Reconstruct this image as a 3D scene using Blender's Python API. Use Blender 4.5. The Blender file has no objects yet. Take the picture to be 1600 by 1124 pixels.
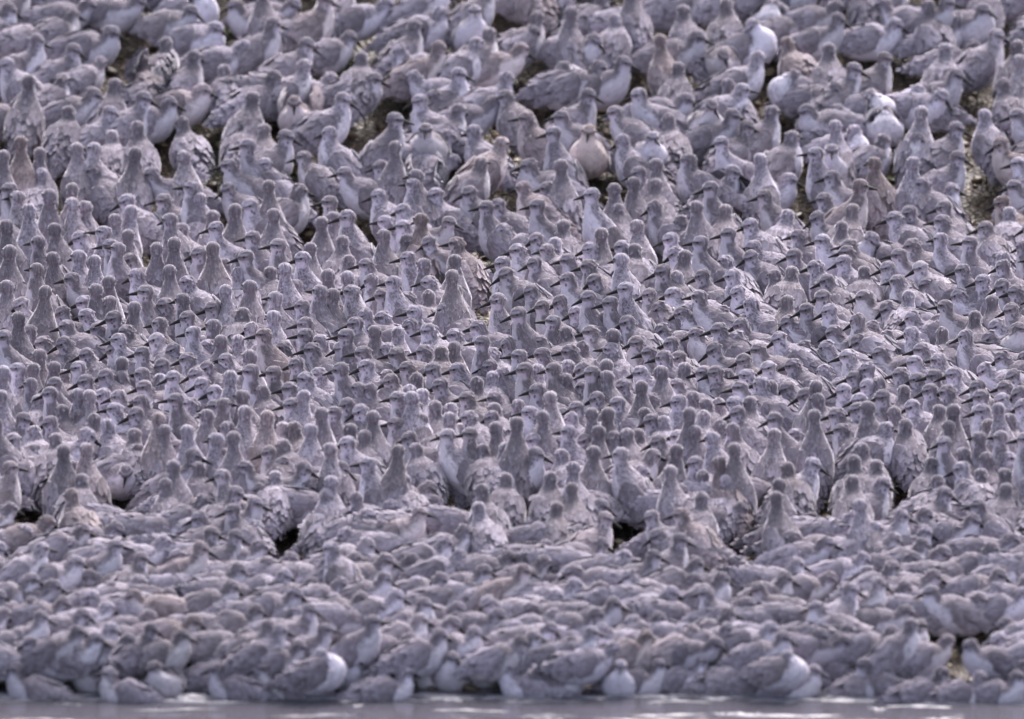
import bpy, math, random
import numpy as np
from mathutils import Vector, Euler
rad = math.radians
random.seed(11); rng = np.random.default_rng(11)
scn = bpy.context.scene
col = scn.collection

# ------------------------------------------------------------------ camera
ALPHA = rad(13.0)            # the lens looks down at the beach by this much
DIST = 60.0                  # a very long telephoto from far off
FPX = 1600 * DIST / 2.67     # focal length in photo pixels
TARGET = np.array([0.0, 3.02, 0.165])
FWD = np.array([0, math.cos(ALPHA), -math.sin(ALPHA)])
UP = np.array([0, math.sin(ALPHA), math.cos(ALPHA)])
CAM = TARGET - FWD * DIST
cd = bpy.data.cameras.new('camera'); cam = bpy.data.objects.new('camera', cd); col.objects.link(cam)
cam.location = CAM; cam.rotation_euler = (math.pi/2 - ALPHA, 0, 0)
cd.sensor_width = 36; cd.lens = 36 * FPX / 1600; cd.clip_start = 1; cd.clip_end = 3000
cd.dof.use_dof = True; cd.dof.focus_distance = DIST - 0.40; cd.dof.aperture_fstop = 3.1
scn.camera = cam
# ------------------------------------------------------------------ sky, sun, exposure
world = bpy.data.worlds.new('World'); scn.world = world; world.use_nodes = True
wt = world.node_tree; wt.nodes.clear()
sky = wt.nodes.new('ShaderNodeTexSky'); sky.sky_type = 'NISHITA'; sky.sun_disc = False
SUN_EL, SUN_AZ = rad(43), rad(14)      # azimuth from +Y (behind the flock) towards the left
sky.sun_elevation = SUN_EL; sky.sun_rotation = SUN_AZ; sky.air_density = 0.7; sky.dust_density = 6.0; sky.ozone_density = 1.0
bg = wt.nodes.new('ShaderNodeBackground'); bg.inputs['Strength'].default_value = 0.15
wo = wt.nodes.new('ShaderNodeOutputWorld')
hs = wt.nodes.new('ShaderNodeHueSaturation'); hs.inputs['Saturation'].default_value = 0.55   # thin overcast greys the blue
wt.links.new(sky.outputs[0], hs.inputs['Color']); wt.links.new(hs.outputs[0], bg.inputs[0]); wt.links.new(bg.outputs[0], wo.inputs[0])
sd = bpy.data.lights.new('sun', 'SUN'); sd.energy = 1.5; sd.angle = rad(22); sd.color = (1.0, 0.93, 0.97)
sun = bpy.data.objects.new('sun', sd); col.objects.link(sun)
sdir = Vector((math.sin(SUN_AZ)*math.cos(SUN_EL), math.cos(SUN_AZ)*math.cos(SUN_EL), math.sin(SUN_EL)))
sun.rotation_euler = sdir.to_track_quat('Z', 'Y').to_euler(); sun.location = (0, 0, 30)
vs = scn.view_settings; vs.view_transform = 'Standard'; vs.look = 'None'; vs.exposure = 1.55; vs.gamma = 1.0
scn.cycles.use_denoising = True; scn.cycles.max_bounces = 5

# ------------------------------------------------------------------ terrain profile
_py = np.array([-400, -6, -1.0, 0.0, 1.45, 3.95, 7.2, 12, 400.0])
_pz = np.array([-6, -1.0, -0.13, 0.0, 0.16, 0.195, 1.07, 1.5, 3.0])
_sy = np.concatenate([np.linspace(-400, -8, 60), np.linspace(-7.9, 14, 900), np.linspace(14.5, 400, 60)])
_sz0 = np.interp(_sy, _py, _pz)
_sz = np.array([np.average(_sz0[max(0, i-12):i+13]) if 60 < i < 950 else _sz0[i] for i in range(len(_sy))])
def ground(x, y):
    x = np.asarray(x, float); y = np.asarray(y, float)
    b = 0.010*np.sin(x*3.1+1.0)*np.sin(y*2.3+x*.7) + 0.005*np.sin(x*7.3+2)*np.cos(y*5.1)
    w = np.clip((y+0.1)/0.6, 0.15, 1)
    return np.interp(y, _sy, _sz) + b*w
def to_px(p):
    p = np.asarray(p, float) - CAM
    d = p @ FWD
    return np.stack([800 + FPX*p[..., 0]/d, 562 - FPX*(p @ UP)/d], -1), d
def on_ground(px, py, off):
    """ground point g with the point g+off seen at (px,py)"""
    ray = FWD + np.array([1, 0, 0])*(px-800)/FPX + UP*(562-py)/FPX
    lo, hi = DIST-5, DIST+12
    for _ in range(40):
        t = (lo+hi)/2; q = CAM + ray*t - off
        if q[2] > ground(q[0], q[1]): lo = t
        else: hi = t
    q = CAM + ray*lo - off
    q[2] = float(ground(q[0], q[1])); return q

# ------------------------------------------------------------------ node helpers
class N:
    def __init__(s, name):
        s.m = bpy.data.materials.new(name); s.m.use_nodes = True
        s.t = s.m.node_tree; s.t.nodes.clear()
        s.out = s.t.nodes.new('ShaderNodeOutputMaterial')
    def n(s, typ, ins=None, **kw):
        nd = s.t.nodes.new('ShaderNode'+typ)
        for k, v in kw.items(): setattr(nd, k, v)
        for k, v in (ins or {}).items():
            if hasattr(v, 'links') or isinstance(v, bpy.types.NodeSocket): s.t.links.new(v, nd.inputs[k])
            else: nd.inputs[k].default_value = v
        return nd
    def math(s, op, a, b=0.0, c=0.0, clamp=False):
        return s.n('Math', {0: a, 1: b, 2: c}, operation=op, use_clamp=clamp).outputs[0]
    def mix(s, f, a, b, blend='MIX'):
        nd = s.n('Mix', {}, data_type='RGBA', blend_type=blend)
        for i, v in ((0, f), (6, a), (7, b)):
            if isinstance(v, bpy.types.NodeSocket): s.t.links.new(v, nd.inputs[i])
            else: nd.inputs[i].default_value = v if i == 0 else (*v, 1)
        return nd.outputs[2]
    def sm(s, v, a, b, lo=0.0, hi=1.0):
        return s.n('MapRange', {0: v, 1: a, 2: b, 3: lo, 4: hi}, interpolation_type='SMOOTHSTEP').outputs[0]
    def attr(s, name, out='Vector'):
        return s.n('Attribute', attribute_name=name).outputs[out]
    def bsdf(s, **kw):
        b = s.n('BsdfPrincipled', kw); s.t.links.new(b.outputs[0], s.out.inputs[0]); return b

def feather_mat(name, wing):
    a = N(name)
    fco = a.attr('fco'); reg = a.attr('reg', 'Fac'); hc = a.attr('hc'); rnd = a.attr('rnd', 'Fac')
    oi = a.n('ObjectInfo')
    seed = a.math('FRACT', a.math('ADD', rnd, oi.outputs['Random']))
    speck = a.math('ADD', a.math('GREATER_THAN', oi.outputs['Object Index'], 0.5), a.math('GREATER_THAN', seed, 0.72), clamp=True)
    sx = a.n('SeparateXYZ', {0: fco})
    s_, t_ = sx.outputs[0], sx.outputs[1]
    off = a.math('MULTIPLY', seed, 37.0)
    # long fine barbs running along the plumage
    v1 = a.n('CombineXYZ', {0: a.math('MULTIPLY', s_, 42.0), 1: a.math('MULTIPLY', t_, 330.0), 2: off}).outputs[0]
    streak = a.n('TexNoise', {'Vector': v1, 'Scale': 1.0, 'Detail': 4.0, 'Roughness': 0.65, 'Distortion': 0.6}).outputs[0]
    v2 = a.n('CombineXYZ', {0: a.math('MULTIPLY', s_, 24.0), 1: a.math('MULTIPLY', t_, 60.0), 2: off}).outputs[0]
    clump = a.n('TexNoise', {'Vector': v2, 'Scale': 1.0, 'Detail': 3.0, 'Roughness': 0.6, 'Distortion': 0.8}).outputs[0]
    # scalloped contour feathers
    v3 = a.n('CombineXYZ', {0: a.math('MULTIPLY', s_, 55.0 if wing else 85.0), 1: a.math('MULTIPLY', t_, 115.0 if wing else 120.0), 2: off}).outputs[0]
    vor = a.n('TexVoronoi', {'Vector': v3, 'Scale': 1.0, 'Randomness': 0.75}, feature='DISTANCE_TO_EDGE')
    edge = a.sm(vor.outputs[0], 0.02, 0.20, 1.0, 0.0)
    vf = a.n('TexVoronoi', {'Vector': v3, 'Scale': 1.0, 'Randomness': 0.75}, feature='F1')
    core = a.sm(vf.outputs[0], 0.05, 0.55, 1.0, 0.0)
    tint = a.n('HueSaturation', {'Color': oi.outputs['Color'], 'Value': 1.0}).outputs[0]
    fe = a.attr('fe', 'Fac')
    if wing:
        back = a.mix(clump, (0.100, 0.091, 0.099), (0.215, 0.197, 0.208))
        back = a.mix(a.math('MULTIPLY', core, 0.15), back, (0.085, 0.078, 0.088))
        c = a.mix(a.math('MULTIPLY', edge, 0.10), back, (0.50, 0.48, 0.53))
        tipm = a.sm(s_, -0.060, -0.105)
        c = a.mix(a.math('MULTIPLY', tipm, 0.6), c, (0.07, 0.064, 0.07))
        c = a.mix(a.math('MULTIPLY', a.sm(streak, 0.42, 0.72), 0.45), c, (0.42, 0.40, 0.43))
    else:
        back = a.mix(clump, (0.105, 0.094, 0.100), (0.215, 0.196, 0.206))
        belly = a.mix(clump, (0.44, 0.43, 0.45), (0.66, 0.65, 0.67))
        # ragged border between grey back and white underside
        rg = a.math('ADD', reg, a.math('MULTIPLY', a.math('SUBTRACT', clump, 0.5), 0.55))
        c = a.mix(a.sm(rg, 0.30, 0.72), belly, back)
        # dark chevrons on the breast and flanks
        band = a.math('MULTIPLY', a.sm(reg, 0.05, 0.35), a.sm(s_, -0.03, 0.02))
        sp = a.math('MULTIPLY', a.math('MULTIPLY', core, band), a.math('ADD', a.math('MULTIPLY', speck, 0.55), 0.05))
        c = a.mix(sp, c, (0.10, 0.09, 0.105))
        c = a.mix(a.math('MULTIPLY', edge, a.math('ADD', a.math('MULTIPLY', speck, 0.25), 0.0)), c, (0.62, 0.60, 0.66))
        c = a.mix(a.math('MULTIPLY', a.sm(streak, 0.48, 0.72), 0.38), c, (0.62, 0.60, 0.66))
        c = a.mix(a.math('MULTIPLY', a.sm(streak, 0.52, 0.30), 0.40), c, (0.085, 0.076, 0.085))
        # face: pale brow, dark line through the eye, pale chin, streaked cap
        h = a.n('SeparateXYZ', {0: hc}); hx, hy, hz = h.outputs
        near = a.math('MULTIPLY', a.sm(hx, -0.010, 0.004), a.sm(a.math('ABSOLUTE', hx), 0.045, 0.030))
        near = a.math('MULTIPLY', near, a.sm(hz, -0.026, -0.018))
        ez = a.math('SUBTRACT', hz, 0.0030)
        line = a.math('MULTIPLY', a.sm(a.math('ABSOLUTE', ez), 0.0034, 0.0008), near)
        brow = a.math('MULTIPLY', a.sm(a.math('ABSOLUTE', a.math('SUBTRACT', hz, 0.0085)), 0.0038, 0.0012), near)
        chin = a.math('MULTIPLY', a.sm(hz, -0.001, -0.008), near)
        cap = a.math('MULTIPLY', a.sm(hz, 0.0105, 0.0135), near)
        c = a.mix(a.math('MULTIPLY', chin, 0.65), c, (0.56, 0.54, 0.60))
        c = a.mix(a.math('MULTIPLY', brow, 0.40), c, (0.50, 0.48, 0.53))
        c = a.mix(a.math('MULTIPLY', line, 0.6), c, (0.06, 0.052, 0.06))
        c = a.mix(a.math('MULTIPLY', cap, 0.0), c, (0.11, 0.10, 0.108))
    # each feather: a darker shaft and base, a worn pale fringe at its rim
    c = a.mix(a.math('MULTIPLY', a.sm(fe, 0.60, 1.0), 0.24), c, (0.60, 0.58, 0.64))
    c = a.mix(a.math('MULTIPLY', a.sm(fe, 0.42, 0.18), a.math('MULTIPLY', a.math('GREATER_THAN', fe, 0.02), 0.10)), c, (0.09, 0.08, 0.09))
    val = a.math('MULTIPLY_ADD', seed, 0.40, 0.80)
    c = a.n('HueSaturation', {'Color': c, 'Value': val}).outputs[0]
    c = a.mix(1.0, c, a.mix(a.sm(a.math('FRACT', a.math('MULTIPLY', seed, 7.31)), .55, 1.0), (1.0, 0.963, 1.075), (1.01, 0.957, 1.02)), 'MULTIPLY')
    c = a.mix(1.0, c, tint, 'MULTIPLY')
    hgt = a.math('ADD', a.math('MULTIPLY', streak, 0.6), a.math('ADD', a.math('MULTIPLY', core, 0.35), a.math('MULTIPLY', clump, 0.5)))
    bump = a.n('Bump', {'Height': hgt, 'Strength': 0.6, 'Distance': 0.003}).outputs[0]
    a.bsdf(**{'Base Color': c, 'Roughness': 0.9, 'Specular IOR Level': 0.12, 'Normal': bump,
              'Sheen Weight': 1.0, 'Sheen Roughness': 0.22, 'Sheen Tint': (0.95, 0.93, 1.0, 1)})
    return a.m
MB_ = feather_mat('plumage', False)
MW_ = feather_mat('wing_feathers', True)
def simple(name, c, r, sp=0.5, noise=0.0):
    a = N(name)
    if noise:
        tc = a.n('TexCoord').outputs['Object']
        nz = a.n('TexNoise', {'Vector': tc, 'Scale': noise, 'Detail': 3.0}).outputs[0]
        cc = a.mix(nz, tuple(x*.6 for x in c), tuple(x*1.4 for x in c))
    else: cc = (*c, 1)
    a.bsdf(**{'Base Color': cc, 'Roughness': r, 'Specular IOR Level': sp}); return a.m
MBILL = simple('bill_horn', (0.018, 0.016, 0.018), 0.65, 0.2, 300)
MEYE = simple('eye_gloss', (0.006, 0.005, 0.006), 0.12, 0.6)
MLEG = simple('leg_skin', (0.07, 0.072, 0.055), 0.6, 0.3, 200)
MTAIL = MW_
MATS = [MB_, MW_, MBILL, MEYE, MLEG]

# ------------------------------------------------------------------ mesh pieces
class Piece:
    def __init__(s, V, F, mat, fco=None, reg=None, hc=None):
        s.V = np.asarray(V, float); s.F = [tuple(f) for f in F] if not isinstance(F, np.ndarray) else F
        n = len(s.V); s.mat = mat
        s.fco = np.zeros((n, 3)) if fco is None else fco
        s.reg = np.zeros(n) if reg is None else reg
        s.hc = np.full((n, 3), -1.0) if hc is None else hc
        s.fe = np.zeros(n)
        if isinstance(s.F, np.ndarray):
            s.loops = s.F.reshape(-1).astype(np.int32); s.tot = np.full(len(s.F), s.F.shape[1], np.int32)
        else:
            s.loops = np.array([i for f in s.F for i in f], np.int32); s.tot = np.array([len(f) for f in s.F], np.int32)
def mesh_from(name, V, loops, tot, mats, midx=None, attrs=None):
    me = bpy.data.meshes.new(name)
    me.vertices.add(len(V)); me.vertices.foreach_set('co', np.asarray(V, np.float32).ravel())
    me.loops.add(len(loops)); me.loops.foreach_set('vertex_index', loops)
    me.polygons.add(len(tot)); st = np.concatenate([[0], np.cumsum(tot)[:-1]]).astype(np.int32)
    me.polygons.foreach_set('loop_start', st); me.polygons.foreach_set('loop_total', tot)
    for m in mats: me.materials.append(m)
    if midx is not None: me.polygons.foreach_set('material_index', midx)
    me.polygons.foreach_set('use_smooth', np.ones(len(tot), bool))
    for k, v in (attrs or {}).items():
        v = np.asarray(v, np.float32)
        if v.ndim == 2: me.attributes.new(k, 'FLOAT_VECTOR', 'POINT').data.foreach_set('vector', v.ravel())
        else: me.attributes.new(k, 'FLOAT', 'POINT').data.foreach_set('value', v)
    me.update(calc_edges=True); return me
def piece_mesh(name, p):
    at = {'fco': p.fco, 'reg': p.reg, 'hc': p.hc, 'fe': p.fe} if p.mat < 2 else None
    return mesh_from(name, p.V, p.loops, p.tot, [MATS[p.mat]], None, at)
def grid_faces(nr, nc, wrap=True):
    F = []
    for i in range(nr-1):
        for j in range(nc if wrap else nc-1):
            k = (j+1) % nc
            F.append((i*nc+j, i*nc+k, (i+1)*nc+k, (i+1)*nc+j))
    return F
def tube(C, T, U, W, Rw, Rh, seg=20):
    """rings round centres C (tangent T, up U, side W) with half width / half height, both ends capped"""
    a = np.linspace(0, 2*math.pi, seg, endpoint=False)
    V = (C[:, None, :] + (Rh[:, None]*np.cos(a))[..., None]*U[:, None, :] + (Rw[:, None]*np.sin(a))[..., None]*W[:, None, :]).reshape(-1, 3)
    n = len(C); F = grid_faces(n, seg)
    V = np.vstack([V, C[0], C[-1]])
    for j in range(seg):
        k = (j+1) % seg
        F.append((k, j, n*seg)); F.append(((n-1)*seg+j, (n-1)*seg+k, n*seg+1))
    return V, F
def ellipsoid(c, R, r, nu=16, nv=12):
    V = []; F = []
    for i in range(nv+1):
        th = math.pi*i/nv
        for j in range(nu):
            ph = 2*math.pi*j/nu
            V.append((math.cos(th)*r[0], math.sin(th)*math.cos(ph)*r[1], math.sin(th)*math.sin(ph)*r[2]))
    V = np.array(V) @ R.T + c
    return V, grid_faces(nv+1, nu)
def feathers(nf, P, D, Nn, L, Wd, lift, fco, reg):
    """small overlapping vanes: root at P, running along D, tip lifted off the surface"""
    n = len(P); D = D - (D*Nn).sum(1)[:, None]*Nn; D /= np.linalg.norm(D, axis=1)[:, None]+1e-9
    D = D + np.cross(Nn, D)*nf.normal(0, .22, n)[:, None]; S = np.cross(Nn, D)
    lf = (lift*nf.uniform(.6, 1.5, n))
    V = np.zeros((n, 9, 3)); fe = np.zeros((n, 9))
    for r, (u, w, hgt) in enumerate(((0, .55, -.04), (.55, 1.0, .55), (1.0, .42, 1.0))):
        for c, sx in enumerate((-1, 0, 1)):
            ct = (.035 if c == 1 else 0)
            V[:, r*3+c] = P + D*(L*(u + (.10 if (r == 2 and c == 1) else 0)))[:, None] + S*(Wd*w*sx)[:, None] + Nn*(L*(lf*hgt + ct) + .0008)[:, None]
            fe[:, r*3+c] = (.10, .45, 1.0)[r] if c == 1 else (.35, .85, 1.0)[r]
    F = np.array([(0, 1, 4, 3), (1, 2, 5, 4), (3, 4, 7, 6), (4, 5, 8, 7)])
    F = (F[None] + (np.arange(n)*9)[:, None, None]).reshape(-1, 4)
    p = Piece(V.reshape(-1, 3), F, 0, np.repeat(fco, 9, 0), np.repeat(reg, 9)); p.fco = p.fco + (V - P[:, None]).reshape(-1, 3)*0.15
    p.fe = fe.ravel(); return p
def join_pieces(a, b):
    n = len(a.V); a.V = np.vstack([a.V, b.V]); a.loops = np.concatenate([a.loops, b.loops+n]).astype(np.int32); a.tot = np.concatenate([a.tot, b.tot])
    a.fco = np.vstack([a.fco, b.fco]); a.reg = np.concatenate([a.reg, b.reg]); a.hc = np.vstack([a.hc, b.hc]); a.fe = np.concatenate([a.fe, b.fe]); return a
def catmull(P, n):
    P = np.asarray(P, float); P = np.vstack([2*P[0]-P[1], P, 2*P[-1]-P[-2]])
    out = []
    m = len(P)-3
    for k in range(n):
        t = k/(n-1)*m; i = min(int(t), m-1); u = t-i
        a, b, c, d = P[i:i+4]
        out.append(.5*((2*b)+(-a+c)*u+(2*a-5*b+4*c-d)*u*u+(-a+3*b-3*c+d)*u**3))
    return np.array(out)
def remesh(V, F, vox):
    me = bpy.data.meshes.new('tmp'); me.from_pydata([tuple(v) for v in V], [], F); me.update()
    ob = bpy.data.objects.new('tmp', me); col.objects.link(ob)
    md = ob.modifiers.new('r', 'REMESH'); md.mode = 'VOXEL'; md.voxel_size = vox; md.adaptivity = 0.0
    dg = bpy.context.evaluated_depsgraph_get(); ev = ob.evaluated_get(dg); m2 = ev.to_mesh()
    n = len(m2.vertices); co = np.empty(n*3, np.float32); m2.vertices.foreach_get('co', co)
    co = co.reshape(-1, 3).astype(float)
    lt = np.empty(len(m2.polygons), np.int32); m2.polygons.foreach_get('loop_total', lt)
    li = np.empty(len(m2.loops), np.int32); m2.loops.foreach_get('vertex_index', li)
    ed = np.empty(len(m2.edges)*2, np.int32); m2.edges.foreach_get('vertices', ed); ed = ed.reshape(-1, 2)
    ev.to_mesh_clear(); bpy.data.objects.remove(ob); bpy.data.meshes.remove(me)
    deg = np.bincount(ed.ravel(), minlength=n)[:, None]
    for it in range(6):
        s = np.zeros_like(co); np.add.at(s, ed[:, 0], co[ed[:, 1]]); np.add.at(s, ed[:, 1], co[ed[:, 0]])
        lam = 0.6 if it % 2 == 0 else -0.5
        co = co + lam*(s/deg - co)
    return co, li.reshape(-1, 4) if (lt == 4).all() else (li, lt)

POSES = {  # torso pitch, belly clearance, head centre (x,z) from torso centre, neck bow, head pitch, plumpness
    'U': dict(p=42, clear=.036, hx=.050, hz=.106, bow=.006, hp=-4, fat=.96),
    'V': dict(p=50, clear=.038, hx=.042, hz=.120, bow=.004, hp=2, fat=.92),
    'M': dict(p=28, clear=.034, hx=.066, hz=.080, bow=.004, hp=-10, fat=1.0),
    'H': dict(p=16, clear=.030, hx=.070, hz=.058, bow=.0, hp=-18, fat=1.06),
    'W': dict(p=8,  clear=.030, hx=.094, hz=.046, bow=-.002, hp=-28, fat=1.0),
    'D': dict(p=-10, clear=.034, hx=.108, hz=-.004, bow=-.002, hp=-58, fat=1.0),
    'S': dict(p=12, clear=-.030, hx=.064, hz=.060, bow=.0, hp=-12, fat=1.10),
    'P': dict(p=20, clear=.030, hx=.048, hz=.064, bow=.0, hp=-38, fat=1.06),
    'O': dict(p=24, clear=.034, hx=.066, hz=.070, bow=.0, hp=-20, fat=1.0),
    'T': dict(p=14, clear=.022, hx=.040, hz=.052, bow=.0, hp=-14, fat=1.12),
}
def make_bird(pose, turn, vox, rs):
    P = POSES[pose]; r_ = random.Random(rs)
    p = rad(P['p'] + r_.uniform(-4, 4)); fat = P['fat']*r_.uniform(.96, 1.05)
    ax = np.array([math.cos(p), 0, math.sin(p)]); nn = np.array([-math.sin(p), 0, math.cos(p)]); lat = np.array([0, 1, 0.])
    # torso sections along its axis: (t, half width, half height, offset along the normal)
    S = [(-.084, .010, .007, .004), (-.066, .025, .020, .003), (-.043, .038, .035, .001), (-.016, .046, .044, 0), (.014, .049, .048, 0), (.040, .046, .045, .002)]
    low = min((ax*t + nn*o)[2] - h*fat for t, w, h, o in S[2:5])
    zc = P['clear'] - low
    C0 = np.array([0, 0, zc])
    pts = [C0 + ax*t + nn*o for t, w, h, o in S]; rw = [w*fat for t, w, h, o in S]; rh = [h*fat for t, w, h, o in S]
    hd = C0 + np.array([P['hx'], 0, P['hz']*r_.uniform(.94, 1.06)])
    ty = rad(turn + r_.uniform(-8, 8)); hp = rad(P['hp'] - 4 + r_.uniform(-13, 9))
    hd = hd + np.array([(math.cos(ty)-1)*.012, math.sin(ty)*.012, 0])
    hf = np.array([math.cos(ty)*math.cos(hp), math.sin(ty)*math.cos(hp), math.sin(hp)])
    hl = np.array([-math.sin(ty), math.cos(ty), 0]); hu = np.cross(hf, hl)
    HR = np.stack([hf, hl, hu], 1)
    nb = pts[-1]; d = hd - nb; L = np.linalg.norm(d)
    m1 = nb + d*.40 + ax*.010*(L/.07) - np.array([0, 0, .004]); m2 = nb + d*.74 + np.array([P['bow'], 0, 0])
    pts += [m1, m2, hd - np.array([0, 0, .002])]
    k = np.clip((L-.04)/.06, 0, 1)          # a long neck is slimmer
    rw += [.032*fat-.0075*k, .0182-.0036*k, .0145]; rh += [.034*fat-.0085*k, .0192-.0036*k, .0150]
    n = 46
    C = catmull(pts, n); RR = catmull(np.stack([rw, rh, np.zeros(len(rw))], 1), n)
    T = np.gradient(C, axis=0); T /= np.linalg.norm(T, axis=1)[:, None]
    lats = np.tile(lat, (n, 1)); w = np.clip((np.arange(n)/(n-1)-.72)/.28, 0, 1)[:, None]
    lats = lats*(1-w) + hl*w; lats -= (lats*T).sum(1)[:, None]*T; lats /= np.linalg.norm(lats, axis=1)[:, None]
    U = np.cross(T, lats)
    V1, F1 = tube(C, T, U, lats, RR[:, 0], RR[:, 1])
    V2, F2 = ellipsoid(hd, HR, (.0212, .0180, .0182))
    V3, F3 = ellipsoid(hd + HR @ np.array([.0125, 0, -.0030]), HR, (.0120, .0098, .0098))
    V4, F4 = ellipsoid(hd + HR @ np.array([.0010, 0, -.0050]), HR, (.0160, .0160, .0140))
    V = np.vstack([V1, V2, V3, V4]); F = []
    o = 0
    for Vi, Fi in ((V1, F1), (V2, F2), (V3, F3), (V4, F4)):
        F += [tuple(i+o for i in f) for f in Fi]; o += len(Vi)
    co, quads = remesh(V, F, vox)
    # coordinates of the plumage
    Cd = np.vstack([C, hd + HR @ np.array([.010, 0, 0])]); Td = np.vstack([T, hf]); Ud = np.vstack([U, hu]); Ld = np.vstack([lats, hl])
    Rr = np.append(RR[:, 0], .016)
    dist = np.linalg.norm(co[:, None, :]-Cd[None], axis=2)/Rr[None]**.6
    wgt = np.exp(-(dist/dist.min(1)[:, None]-1)*9); wgt /= wgt.sum(1)[:, None]
    seglen = np.concatenate([[0], np.cumsum(np.linalg.norm(np.diff(Cd, axis=0), axis=1))])
    i0 = np.argmin(np.abs((C-C0)@ax)); seglen = seglen - seglen[i0]
    cc = wgt @ Cd; uu = wgt @ Ud; ll = wgt @ Ld; s = wgt @ seglen; rr = wgt @ Rr
    q = co-cc; cu = (q*uu).sum(1); cl = (q*ll).sum(1)
    phi = np.arctan2(np.abs(cl), cu)         # 0 along the back, pi along the belly
    sgn = np.sign(cl)
    fco = np.stack([s, np.maximum(rr, .014)*phi + 0.05*sgn, 0*s], 1)
    nk = np.clip((s-.055)/.05, 0, 1)         # neck: grey reaches further round
    edge = 1.30 + .75*nk
    reg = 1/(1+np.exp((phi-edge)*4.2))
    hc = (co-hd) @ HR
    far = np.linalg.norm(hc, axis=1) > .034
    hc[far] = -1
    parts = {'body': [Piece(co, quads, 0, fco, reg, hc)] if isinstance(quads, np.ndarray) else None}
    if parts['body'] is None:
        li, lt = quads; b = Piece(co, [(0, 1, 2)], 0, fco, reg, hc); b.loops = li; b.tot = lt; parts['body'] = [b]
    tt = wgt @ Td; tt /= np.linalg.norm(tt, axis=1)[:, None]
    nrm = q/(np.linalg.norm(q, axis=1)[:, None]+1e-9)
    nf = np.random.default_rng(rs)
    clearf = np.linalg.norm(co-(hd+HR @ np.array([.016, 0, 0])), axis=1) > .014
    cand = np.nonzero(clearf)[0]; ids = nf.choice(cand, min(360, len(cand)), replace=False)
    Lf = np.interp(fco[ids, 0], [-.06, .03, .07, .11, .14], [.017, .016, .011, .0065, .005])
    parts_b = feathers(nf, co[ids], -tt[ids], nrm[ids], Lf, Lf*.42, .018 if pose in 'UV' else .024, fco[ids], reg[ids])
    parts_body_extra = parts_b
    # folded wings: curved shells over the flank, running out past the tail
    wings = []
    wt_ = np.linspace(.034, -.114, 18)
    tS = np.array([q_[0] for q_ in S])[::1]; wS = np.array([q_[1] for q_ in S])*fat; hS = np.array([q_[2] for q_ in S])*fat; oS = np.array([q_[3] for q_ in S])
    for side in (1, -1):
        rows = []; m = 9
        for kk, t in enumerate(wt_):
            f = kk/(len(wt_)-1)
            w0, h0, o0 = np.interp(t, tS, wS), np.interp(t, tS, hS), np.interp(t, tS, oS)
            lo = rad(np.interp(f, [0, .12, .5, .8, 1], [42, 16, 8, 2, 0]))
            hi = rad(np.interp(f, [0, .12, .35, .6, .8, 1], [62, 96, 108, 92, 60, 30]))
            if t < -.066: w0 = np.interp(t, [-.114, -.066], [.004, wS[1]]); h0 = np.interp(t, [-.114, -.066], [.003, hS[1]])
            bulge = .0035 + .0025*math.sin(math.pi*min(1, f*1.3))
            ring = []
            for j in range(m):
                a = lo + (hi-lo)*j/(m-1)
                e = bulge*(1 - .5*(j/(m-1))**3)
                ring.append(C0 + ax*t + nn*(o0 + math.cos(a)*(h0+e)) + lat*side*math.sin(a)*(w0+e))
            rows.append(ring)
        O = np.array(rows); cen = C0 + ax[None]*wt_[:, None]
        I = O + (cen[:, None, :]-O)*0.0 - 0
        dirv = (cen[:, None, :]-O); dl = np.linalg.norm(dirv, axis=2, keepdims=True)+1e-6
        I = O + dirv/dl*np.minimum(.004, dl*.6)
        nr = len(wt_); Vw = np.vstack([O.reshape(-1, 3), I.reshape(-1, 3)]); g = grid_faces(nr, m, False); no = nr*m
        Fw = [f if side > 0 else f[::-1] for f in g] + [tuple(i+no for i in (f[::-1] if side > 0 else f)) for f in g]
        bd = [(i, 0) for i in range(nr)] + [(nr-1, j) for j in range(1, m)] + [(i, m-1) for i in range(nr-2, -1, -1)] + [(0, j) for j in range(m-2, 0, -1)]
        for q_ in range(len(bd)):
            a, b = bd[q_], bd[(q_+1) % len(bd)]; ia, ib = a[0]*m+a[1], b[0]*m+b[1]
            Fw.append((ia, ib, ib+no, ia+no))
        fw = np.zeros((len(Vw), 3)); ss = np.repeat(wt_, m); aa = np.tile(np.linspace(0, .05, m), nr)
        fw[:, 0] = np.tile(ss, 2); fw[:, 1] = np.tile(aa, 2) + .11*side
        wings.append(Piece(Vw, Fw, 1, fw, np.ones(len(Vw))))
        outer = O.reshape(-1, 3); ii = nf.integers(0, nr-1, 110); jj = nf.integers(0, m-1, 110); fu = nf.random((110, 2))
        g0 = O[ii, jj]*(1-fu[:, :1])*(1-fu[:, 1:]) + O[ii+1, jj]*fu[:, :1]*(1-fu[:, 1:]) + O[ii, jj+1]*(1-fu[:, :1])*fu[:, 1:] + O[ii+1, jj+1]*fu[:, :1]*fu[:, 1:]
        ct = cen[ii]*(1-fu[:, :1]) + cen[ii+1]*fu[:, :1]; nr_ = g0-ct; nr_ /= np.linalg.norm(nr_, axis=1)[:, None]+1e-9
        tl = wt_[ii]; Lw = np.interp(tl, [-.128, -.06, .034], [.024, .032, .019])
        dirw = np.tile(-ax, (110, 1)) + nn*(.02); dirw = dirw + lat*(-side)*np.interp(tl, [-.128, .034], [.22, .0])[:, None]
        fcw = np.stack([tl, jj/8*.05+.11*side, 0*tl], 1)
        wings[-1] = join_pieces(wings[-1], feathers(nf, g0, dirw, nr_, Lw, Lw*.30, .006, fcw, np.ones(110)))
    parts['wing'] = wings
    parts['body'] = [join_pieces(parts['body'][0], parts_body_extra)]
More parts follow.
